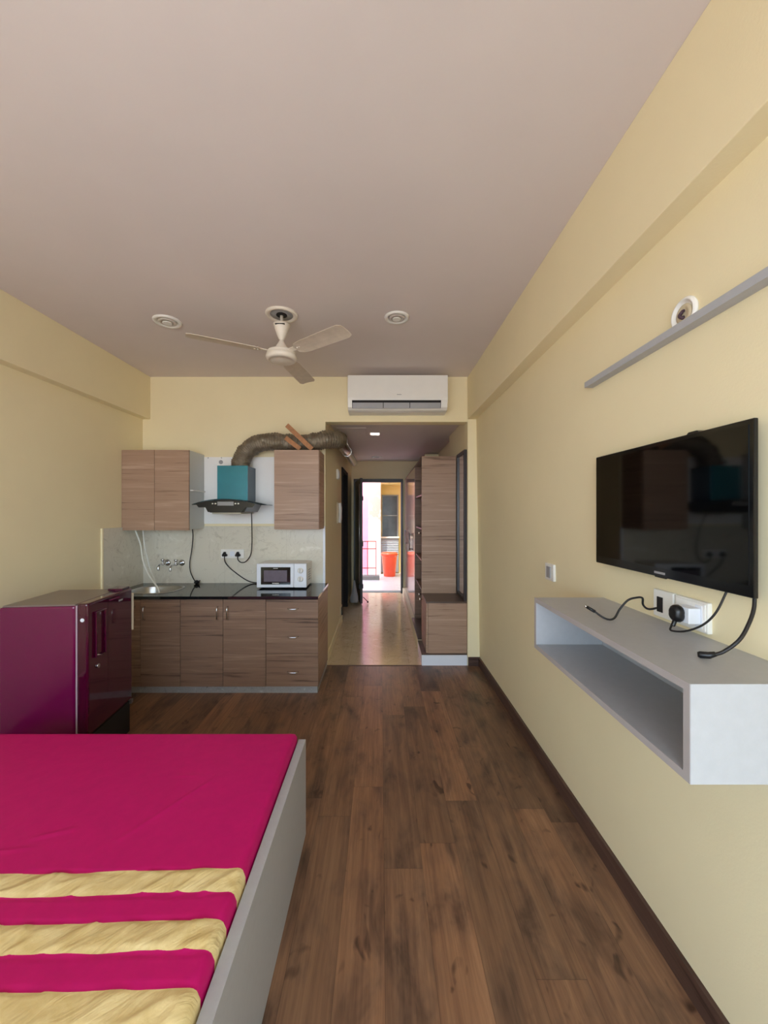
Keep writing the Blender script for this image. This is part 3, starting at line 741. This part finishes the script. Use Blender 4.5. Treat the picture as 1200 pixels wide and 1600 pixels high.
# ------------------------------------------------------------------ air conditioner
t = thing('air_conditioner', 'white split air conditioner on the back wall above the hall opening', 'air conditioner', (.156, 3.64, 2.44))
pr = [(YB, 2.762), (3.545, 2.762), (3.532, 2.752), (3.530, 2.548), (3.536, 2.535), (3.556, 2.47), (3.585, 2.448), (3.63, 2.440), (YB, 2.440)]
b = MB(); b.prism(pr, 'X', -.306, .618); obj('casing', b, M['white_plastic'], t, bevel=.004)
obj('front_panel', B(-.303, .615, 3.526, 3.534, 2.552, 2.757), M['white_plastic'], t, bevel=.002)
b = MB(); b.prism([(3.530, 2.528), (3.5525, 2.462), (3.560, 2.462), (3.537, 2.528)], 'X', -.265, .555); obj('air_outlet', b, M['dark'], t)
for xa_, xb_ in ((-.260, .02), (.026, .265), (.271, .550)):
    b = MB(); b.prism([(3.531, 2.506), (3.548, 2.458), (3.552, 2.458), (3.535, 2.506)], 'X', xa_, xb_); obj('louvre', b, M['grey_plastic'], t)
b = MB(); b.box(.148, .190, 3.5250, 3.5265, 2.576, 2.581); obj('logo', b, M['grey_plastic'], t)

# ------------------------------------------------------------------ ceiling downlights (unlit) and fan
def downlight(label, x, y, r):
    t = thing('ceiling_downlight', label, 'lamp', (x, y, H))
    b = MB(); b.lathe([(r, H), (r, H-.006), (r*.93, H-.012), (r*.78, H-.012), (r*.70, H-.004), (r*.68, H-.001)], (x, y, 0), seg=40); obj('trim_ring', b, M['white_plastic'], t)
    b = MB(); b.lathe([(r*.66, H-.001), (r*.62, H-.010), (r*.42, H-.016), (r*.40, H-.008)], (x, y, 0), seg=36); obj('reflector', b, M['reflector'], t)
    b = MB(); b.lathe([(r*.34, H-.010), (r*.34, H-.017), (r*.28, H-.019)], (x, y, 0), seg=28); obj('bulb_face', b, M['white_plastic'], t)
downlight('round recessed ceiling light left of the ceiling fan', -1.475, 2.655, .092)
downlight('round recessed ceiling light right of the ceiling fan', .108, 2.60, .084)

fx, fy, fz = -.662, 2.563, 2.545
t = thing('ceiling_fan', 'dusty white three-blade ceiling fan', 'fan', (fx, fy, fz))
b = MB(); b.lathe([(.106, H), (.106, H-.006), (.098, H-.014), (.085, H-.014), (.078, H-.006), (.05, H-.002)], (fx, fy, 0), seg=40); cp = obj('ceiling_plate', b, M['fan'], t)
b = MB(); b.lathe([(.076, H-.001), (.074, H-.0065), (.040, H-.005)], (fx, fy, 0), seg=36); obj('inner_dish', b, M['grey_plastic'], cp)
b = MB(); b.lathe([(.034, H-.0025), (.036, H-.009), (.030, H-.011)], (fx, fy, 0), seg=24); obj('hook_recess', b, M['dark'], t)
b = MB(); b.cyl((fx, fy, H-.004), (fx, fy, 2.58), .0105, 14); obj('down_rod', b, M['fan'], t)
b = MB(); b.lathe([(.010, 2.742), (.050, 2.752), (.056, 2.748), (.044, 2.718), (.032, 2.685), (.018, 2.652), (.012, 2.642)], (fx, fy, 0), seg=28); c = obj('upper_canopy', b, M['fan'], t)
b = MB()
for i in range(6): b.box(fx-.030+i*.0105, fx-.0205+i*.0105, fy-.0520, fy-.040, 2.731, 2.736)
obj('brand_mark', b, M['dark'], c)
b = MB(); b.lathe([(.013, 2.645), (.018, 2.635), (.030, 2.615), (.036, 2.607), (.038, 2.590), (.044, 2.582), (.046, 2.572)], (fx, fy, 0), seg=28); obj('lower_canopy', b, M['fan'], t)
b = MB(); b.lathe([(.046, 2.578), (.075, 2.575), (.092, 2.566), (.096, 2.556), (.092, 2.549), (.099, 2.545), (.102, 2.530), (.096, 2.515), (.082, 2.506), (.080, 2.508), (.060, 2.502), (.0, 2.500)], (fx, fy, 0), seg=44); obj('motor', b, M['fan'], t)
for k, deg in enumerate((208, 323, 82)):
    a = math.radians(deg)
    R = Matrix.Translation((fx, fy, 2.556)) @ Matrix.Rotation(a, 4, 'Z') @ Matrix.Rotation(math.radians(-11), 4, 'X')
    # blade outline
    L0, L1 = .135, .572; rows = 16; vs = []; fs = []
    for i in range(rows+1):
        u = i/rows; x = L0 + (L1-L0)*u
        w0 = .043 + .014*min(1, u*6) + .006*u
        if u > .93: w0 -= .016*((u-.93)/.07)**2
        if u < .05: w0 -= .018*(1-u/.05)
        for z in (.0015, -.0015):
            for s_ in (-1, -.5, 0, .5, 1): vs.append((x, s_*w0 + .008, z + .004*(1-s_*s_)))
    for i in range(rows):
        o = i*10; p = (i+1)*10
        for q in range(4):
            fs.append([o+q, p+q, p+q+1, o+q+1]); fs.append([o+5+q, o+6+q, p+6+q, p+5+q])
        fs.append([o, o+5, p+5, p]); fs.append([o+4, p+4, p+9, o+9])
    fs.append([0, 1, 2, 3, 4, 9, 8, 7, 6, 5]); e = rows*10; fs.append([e+5, e+6, e+7, e+8, e+9, e+4, e+3, e+2, e+1, e])
    b = MB(); b.add([R @ Vector(v) for v in vs], fs, False); bl = obj('blade', b, M['fan_dirty'], t)
    b = MB(); b.obox(R @ Vector((.085, 0, .004)), R @ Vector((.185, .004, .007)), .035, .004, R.to_3x3() @ Vector((0, 0, 1)))
    for px_ in (.155, .175):
        b.cyl(R @ Vector((px_, .0, -.004)), R @ Vector((px_, .0, .016)), .005, 8)
    obj('blade_bracket', b, M['fan'], bl)

# ------------------------------------------------------------------ TV
t = thing('television', 'black flat screen television on the right wall above the grey shelf', 'television', (.92, 1.275, 1.29))
yf, yn, tz0, tz1 = 1.607, .925, 1.290, 1.728
obj('frame', B(.900, .911, yn, yf, tz0, tz1), M['black_gloss'], t, bevel=.003)
obj('back_cover', B(.911, .943, yn+.12, yf-.10, tz0+.06, tz1-.08), M['black_plastic'], t, bevel=.004)
obj('screen', B(.8985, .901, yn+.014, yf-.014, tz0+.030, tz1-.014), M['screen'], t)
b = MB(); b.box(.8982, .8995, 1.215, 1.262, tz0+.010, tz0+.017); obj('logo', b, M['grey_plastic'], t)
b = MB(); b.box(.901, .908, 1.215, 1.265, tz0-.003, tz0+.001); obj('sensor', b, M['black_plastic'], t, bevel=.002)
b = MB(); b.prism([(1.09, tz1-.002), (1.14, tz1-.002), (1.13, tz1+.006), (1.10, tz1+.006)], 'X', .905, .93); obj('mount_tab', b, M['black_plastic'], t)

# TV cords
t = thing('television_plug', 'black three-pin plug in a white adapter, its cord rising to the television', 'plug', (.89, 1.14, 1.15))
b = MB(); b.tube([(.899, 1.152, 1.196), (.892, 1.152, 1.196), (.880, 1.152, 1.196), (.873, 1.152, 1.196)], lambda u, a: (.017, .020, .019, .013)[min(3, int(round(u*3)))]*(1 + .32*abs(math.cos(a))), 20)
b.tube([(.884, 1.152, 1.180), (.874, 1.150, 1.158)], .006, 10); obj('plug_body', b, M['black_plastic'], t, bevel=.002)
b = MB(); b.tube(spline([(.870, 1.150, 1.160), (.858, 1.135, 1.150), (.868, 1.095, 1.160), (.885, 1.055, 1.190), (.90, 1.030, 1.232), (.915, 1.013, 1.296)], 8), .0028, 8); obj('cord', b, M['cable'], t)
b = B(.898, .938, 1.120, 1.176, 1.172, 1.218); obj('white_adapter', b, M['cool_white'], label='white cube adapter in the right wall socket under the television', cat='adapter', loc=(.93, 1.15, 1.172), bevel=.002)
b = MB(); b.tube(spline([(.944, 1.293, 1.180), (.925, 1.325, 1.165), (.905, 1.325, 1.180), (.885, 1.300, 1.209), (.855, 1.292, 1.211), (.83, 1.292, 1.202), (.805, 1.294, 1.172), (.785, 1.288, 1.146), (.765, 1.285, 1.140), (.745, 1.292, 1.147), (.722, 1.309, 1.166)], 8), .0034, 8)
cc = obj('antenna_cable', b, M['cable'], label='black cable curling from the left wall socket onto the grey shelf', cat='cable', loc=(.944, 1.293, 1.172))
b = MB(); b.cyl((.728, 1.304, 1.161), (.708, 1.319, 1.174), .0055, 10); obj('cable_connector', b, M['black_plastic'], cc)
b = MB(); b.cyl((.7085, 1.3185, 1.1737), (.702, 1.3235, 1.178), .0040, 10); obj('metal_tip', b, M['chrome'], cc)
b = MB(); b.tube(spline([(.93, .955, 1.300), (.918, .945, 1.262), (.895, .934, 1.228), (.865, .926, 1.192), (.835, .935, 1.160), (.815, .948, 1.146)], 8), .0042, 8)
cc = obj('signal_cable', b, M['cable'], label='thick black cable hanging from the television near edge onto the shelf', cat='cable', loc=(.93, .955, 1.146))
b = MB(); b.tube([(.822, .942, 1.152), (.812, .950, 1.1455), (.798, .960, 1.1435), (.794, .963, 1.1430)], lambda u, a: (.006, .0085, .0085, .006)[min(3, int(round(u*3)))], 12); obj('cable_connector', b, M['black_plastic'], cc)

# wall plates on right wall
def wplate(label, y0, y1, z0, z1, x=.944, kind='switch'):
    t = thing('switch_plate', label, kind, (x, (y0+y1)/2, z0))
    obj('plate', B(x-.012, x+.004, y0, y1, z0, z1), M['white_plastic'], t, bevel=.003)
    return t
t = wplate('left white wall plate under the television with a dark cable slot', 1.230, 1.320, 1.148, 1.238, .9485, 'socket')
obj('slot', B(.934, .938, 1.275, 1.300, 1.165, 1.215), M['dark'], t)
t = wplate('right white wall plate under the television, with switch and socket', 1.100, 1.222, 1.148, 1.238, .9485, 'socket')
obj('switch', B(.932, .937, 1.115, 1.140, 1.160, 1.226), M['cool_white'], t, bevel=.001)
obj('frame', B(.9335, .9365, 1.106, 1.214, 1.154, 1.232), M['white_lam'], t, bevel=.001)
t = wplate('small white switch plate alone on the right wall beyond the television', 2.085, 2.19, 1.12, 1.212, .9485, 'switch')
obj('switch', B(.930, .937, 2.115, 2.16, 1.135, 1.197), M['grey_plastic'], t, bevel=.002)

# ------------------------------------------------------------------ wall shelf box under the TV
t = thing('wall_shelf', 'grey laminate open box shelf fixed to the right wall below the television', 'shelf', (.80, 1.22, .925))
s0, s1, sx, zt_, zb_ = .815, 1.640, .657, 1.135, .922
xw = .953
obj('top_panel', B(sx, xw, s0, s1, zt_-.018, zt_), M['grey_lam'], t, bevel=.0008)
obj('bottom_panel', B(sx, xw, s0, s1, zb_, zb_+.018), M['grey_lam'], t, bevel=.0008)
obj('side_panel', B(sx, xw-.002, s0, s0+.018, zb_+.018, zt_-.018), M['grey_lam'], t, bevel=.0008)
obj('side_panel', B(sx, xw-.002, s1-.018, s1, zb_+.018, zt_-.018), M['grey_lam'], t, bevel=.0008)
obj('back_panel', B(.935, .9425, s0+.018, s1-.018, zb_+.018, zt_-.018), M['grey_lam'], t)
e = MB(); e.box(sx-.0012, sx, s0, s1, zt_-.018, zt_); e.box(sx-.0012, sx, s0, s1, zb_, zb_+.018); e.box(sx-.0012, sx, s0, s0+.018, zb_+.018, zt_-.018); e.box(sx-.0012, sx, s1-.018, s1, zb_+.018, zt_-.018)
obj('edge_banding', e, M['grey_edge'], t)
obj('end_cover', B(sx, xw-.002, s0-.001, s0, zb_, zt_), M['grey_lam'], t)

t = thing('wall_ledge', 'long narrow grey ledge strip on the right wall above the television', 'ledge', (.92, 1.1, 2.048))
obj('strip', B(.900, .938, .45, 1.698, 2.048, 2.072), M['grey_lam'], t, bevel=.001)
t = thing('wall_light_rose', 'round white cable rose on the right wall behind the grey ledge', 'light fitting', (.937, 1.18, 2.10))
b = MB(); b.lathe([(.050, 0), (.050, .006), (.044, .012), (.040, .012), (.038, .004), (.030, .003)], (.9365, 1.18, 2.108), '-X', 36); obj('trim_ring', b, M['white_plastic'], t)
b = MB(); b.lathe([(.030, .003), (.030, .006), (.018, .009), (.016, .005)], (.9365, 1.18, 2.108), '-X', 30); obj('inner_disc', b, M['beige'], t)
b = MB(); b.tube(spline([(.93, 1.18, 2.118), (.922, 1.176, 2.112), (.921, 1.184, 2.103), (.926, 1.178, 2.095), (.932, 1.182, 2.10)], 6), .005, 8); obj('wires', b, M['wires'], t)

# ------------------------------------------------------------------ fridge (rotated slightly)
t = thing('refrigerator', 'small maroon single-door fridge beside the bed in front of the kitchen', 'fridge', (-1.643, 2.155, 0), math.radians(6), local=True)
W_, D_, HT = .460, .458, .985
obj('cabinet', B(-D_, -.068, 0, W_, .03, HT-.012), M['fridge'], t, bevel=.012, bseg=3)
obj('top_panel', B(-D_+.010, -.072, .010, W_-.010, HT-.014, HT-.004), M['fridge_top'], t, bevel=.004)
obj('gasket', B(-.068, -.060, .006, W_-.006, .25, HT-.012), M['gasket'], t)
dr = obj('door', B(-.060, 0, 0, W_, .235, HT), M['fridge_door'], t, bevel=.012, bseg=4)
b = MB(); b.box(-.0, .014, .054, .062, .66, .925); b.box(0, .014, .142, .152, .66, .925); b.box(0, .014, .062, .142, .915, .925); b.box(0, .010, .070, .142, .66, .668)
obj('handle', b, M['fridge_door'], dr, bevel=.004)
b = MB(); b.tube([(.004, .075, .672), (.012, .105, .66)], .004, 8); obj('handle_trim', b, M['chrome'], dr)
b = MB(); b.tube([(-.002, .085, .604), (.004, .085, .604), (.008, .085, .604)], .012, 16); obj('lock', b, M['chrome'], dr)
b = MB(); b.lathe([(.011, 0), (.010, .002)], (-.030, 0.0, .893), '-Y', 18); obj('badge', b, M['cool_white'], dr)
b = MB(); b.box(0, .0015, .30, .345, .928, .938); obj('logo', b, M['grey_plastic'], dr)
obj('trim_strip', B(.0, .004, .20, .30, .955, .961), M['fridge'], dr)
obj('hinge_cover', B(-.10, -.01, W_-.10, W_-.012, HT-.002, HT+.014), M['fridge_door'], t, bevel=.004)
obj('hinge_strip', B(-.012, .007, W_, W_+.006, .70, .95), M['beige'], t, bevel=.001)
obj('base_grille', B(-.060, -.008, .012, W_-.012, .02, .225), M['dark'], t, bevel=.004)
b = MB(); b.box(-.03, .004, W_-.02, W_+.004, .205, .232); obj('hinge_bracket', b, M['steel'], t)
for x, y in ((-.42, .04), (-.42, .42), (-.09, .04), (-.09, .42)):
    b = MB(); b.lathe([(.018, 0), (.018, .032)], (x, y, 0), 'Z', 12); obj('foot', b, M['black_plastic'], t)

# ------------------------------------------------------------------ bed
t = thing('bed', 'grey laminate bed frame with side rail beside the wooden floor', 'bed', (-1.1, .8, 0))
by0, by1, bx0, bx1 = -.22, 1.79, -1.88, -.349
obj('side_rail', B(bx1-.034, bx1, by0, by1, 0, .441), M['grey_lam'], t, bevel=.001)
obj('side_rail', B(bx0, bx0+.034, by0, by1, 0, .441), M['grey_lam'], t, bevel=.001)
obj('footboard', B(bx0+.034, bx1-.034, by1-.034, by1, 0, .425), M['grey_lam'], t, bevel=.001)
obj('slat_board', B(bx0+.034, bx1-.034, by0, by1-.034, .25, .27), M['grey_lam'], t)
obj('headboard', B(bx0, bx1, by0-.034, by0, 0, .95), M['grey_lam'], t, bevel=.001)
# mattress
mx0, mx1, my0, my1 = bx0+.040, bx1-.040, by0+.005, by1-.002
NX, NY = 190, 250; top = .478; vs = []; fs = []
def sm(t_): t_ = max(0, min(1, t_)); return t_*t_*(3-2*t_)
for j in range(NY+1):
    y = my0 + (my1-my0)*j/NY
    for i in range(NX+1):
        x = mx0 + (mx1-mx0)*(i/NX)
        d = min(x-mx0, mx1-x, y-my0, my1-y); r = .026
        drop = 0 if d >= r else r - math.sqrt(max(0, r*r - (r-d)**2))
        s_ = y - .026*(x+.7); tt = 1.095 - s_
        gold = 0
        if tt > -.004:
            fr = (tt/.138) % 1.0; gold = sm(min(fr, .49-fr)/.03+.5) if fr < .55 else 0
            # seams pull the top in where two cloths meet
            e = min(abs(fr), abs(fr-.49), abs(fr-1))*.138
            drop += .0035*math.exp(-(e/.006)**2)
        q = Vector((x*5.5 + y*5.5, (x-y)*17, 0))
        wr = noise.noise(q)*.5 + noise.noise(q*2.3)*.28
        rid = (1-abs(noise.noise(Vector(((x+y*.8)*4, (x*.8-y)*15, 3.3)))))**5
        big = noise.noise(Vector((x*2.2, y*2.2, 5)))*.004
        z = top - drop + big*sm(d/.06) + gold*(.0045*wr + .008*rid)*sm((d+.01)/.04) + (.0006*wr if not gold else 0)
        # two long soft creases on the plain part
        for (ax, ay, bx_, by_, am) in ((-.83, 1.18, -.62, 1.50, .0030), (-1.10, 1.20, -.98, 1.24, .004), (-.80, 1.49, -.70, 1.49, .002), (-1.18, 1.15, -1.05, 1.17, .003)):
            p = Vector((x-ax, y-ay)); dd = Vector((bx_-ax, by_-ay)); u = max(0, min(1, p.dot(dd)/dd.length_squared))
            z += am*math.exp(-((p-dd*u).length/.006)**2)*(1-abs(2*u-1)**4)
        vs.append((x, y, z))
for j in range(NY):
    for i in range(NX):
        a = j*(NX+1)+i; fs.append([a, a+1, a+NX+2, a+NX+1])
b = MB(); b.add(vs, fs, True)
# sides
ring = [(i, 0) for i in range(NX)] + [(NX, j) for j in range(NY)] + [(i, NY) for i in range(NX, 0, -1)] + [(0, j) for j in range(NY, 0, -1)]
o = len(b.v); n_ = len(ring)
for (i, j) in ring:
    p = b.v[j*(NX+1)+i]; b.v.append(Vector((p.x, p.y, .272)))
for k in range(n_):
    k2 = (k+1) % n_
    a = ring[k][1]*(NX+1)+ring[k][0]; c = ring[k2][1]*(NX+1)+ring[k2][0]
    b.f.append([a, o+k, o+k2, c]); b.sm.append(True); b.mi.append(0)
obj('mattress', b, M['fabric'], label='mattress in a magenta satin cover with gold stripes at its near end', cat='mattress')

# ------------------------------------------------------------------ light
wd = bpy.data.worlds.new('daylight'); scn.world = wd; wd.use_nodes = True
nt = wd.node_tree; bg = nt.nodes['Background']
tc = nt.nodes.new('ShaderNodeTexCoord'); sp = nt.nodes.new('ShaderNodeSeparateXYZ'); nt.links.new(tc.outputs['Generated'], sp.inputs[0])
rp = nt.nodes.new('ShaderNodeValToRGB'); mr = nt.nodes.new('ShaderNodeMapRange'); mr.inputs[1].default_value = -1; mr.inputs[2].default_value = 1
nt.links.new(sp.outputs[2], mr.inputs[0]); nt.links.new(mr.outputs[0], rp.inputs[0]); nt.links.new(rp.outputs[0], bg.inputs[0])
e = rp.color_ramp.elements
e[0].position = .0; e[0].color = (.50, .47, .45, 1); e[1].position = 1; e[1].color = (.62, .78, 1.0, 1)
x = e.new(.485); x.color = (.56, .57, .60, 1)
x = e.new(.52); x.color = (.64, .83, 1.0, 1)
bg.inputs[1].default_value = 1.0

sl = bpy.data.lights.new('sun', 'SUN'); sl.energy = .7; sl.angle = math.radians(1.5); sl.color = (1.0, .95, .86)
so = bpy.data.objects.new('sun', sl); COL.objects.link(so); so.location = (-3, 4, 8)
so.rotation_euler = Vector((.35, .45, -1)).to_track_quat('-Z', 'Y').to_euler()
def portal(name, loc, rot, sx, sy):
    l = bpy.data.lights.new(name, 'AREA'); l.shape = 'RECTANGLE'; l.size = sx; l.size_y = sy; l.cycles.is_portal = True
    o = bpy.data.objects.new(name, l); COL.objects.link(o); o.location = loc; o.rotation_euler = rot
portal('window_portal', (-.675, YR-.16, 1.225), (PI/2, 0, 0), 2.95, 2.45)
portal('corridor_portal', (0, 8.6, 3.2), (0, 0, 0), 7, 1.9)

# ------------------------------------------------------------------ camera
cam = bpy.data.cameras.new('camera'); co = bpy.data.objects.new('camera', cam); COL.objects.link(co)
co.location = (0, 0, 1.5); co.rotation_euler = (PI/2, 0, 0)
cam.sensor_fit = 'HORIZONTAL'; cam.sensor_width = 36; cam.lens = 18; cam.shift_x = 5/1200; cam.clip_start = .02
scn.camera = co
scn.view_settings.view_transform = 'Standard'; scn.view_settings.look = 'None'; scn.view_settings.gamma = 1
scn.view_settings.use_curve_mapping = False
scn.view_settings.exposure = 3.18
scn.cycles.max_bounces = 12; scn.cycles.diffuse_bounces = 8; scn.cycles.glossy_bounces = 6
scn.cycles.use_denoising = True

# ------------------------------------------------------------------ families of repeats
GROUPS = {'ceiling_downlight': 'unlit round ceiling lights beside the fan', 'wall_tap': 'chrome wall taps above the sink',
          'water_hose': 'white hoses running into the sink', 'wood_batten': 'bare wood battens on the upper cabinet',
          'power_plug': 'black plugs in the kitchen socket board', 'switch_plate': 'white plates on the right wall',
          'upper_cabinet': 'kitchen upper cabinets'}
for o in COL.objects:
    g = GROUPS.get(o.name.split('.')[0])
    if o.parent is None and g: o['group'] = g
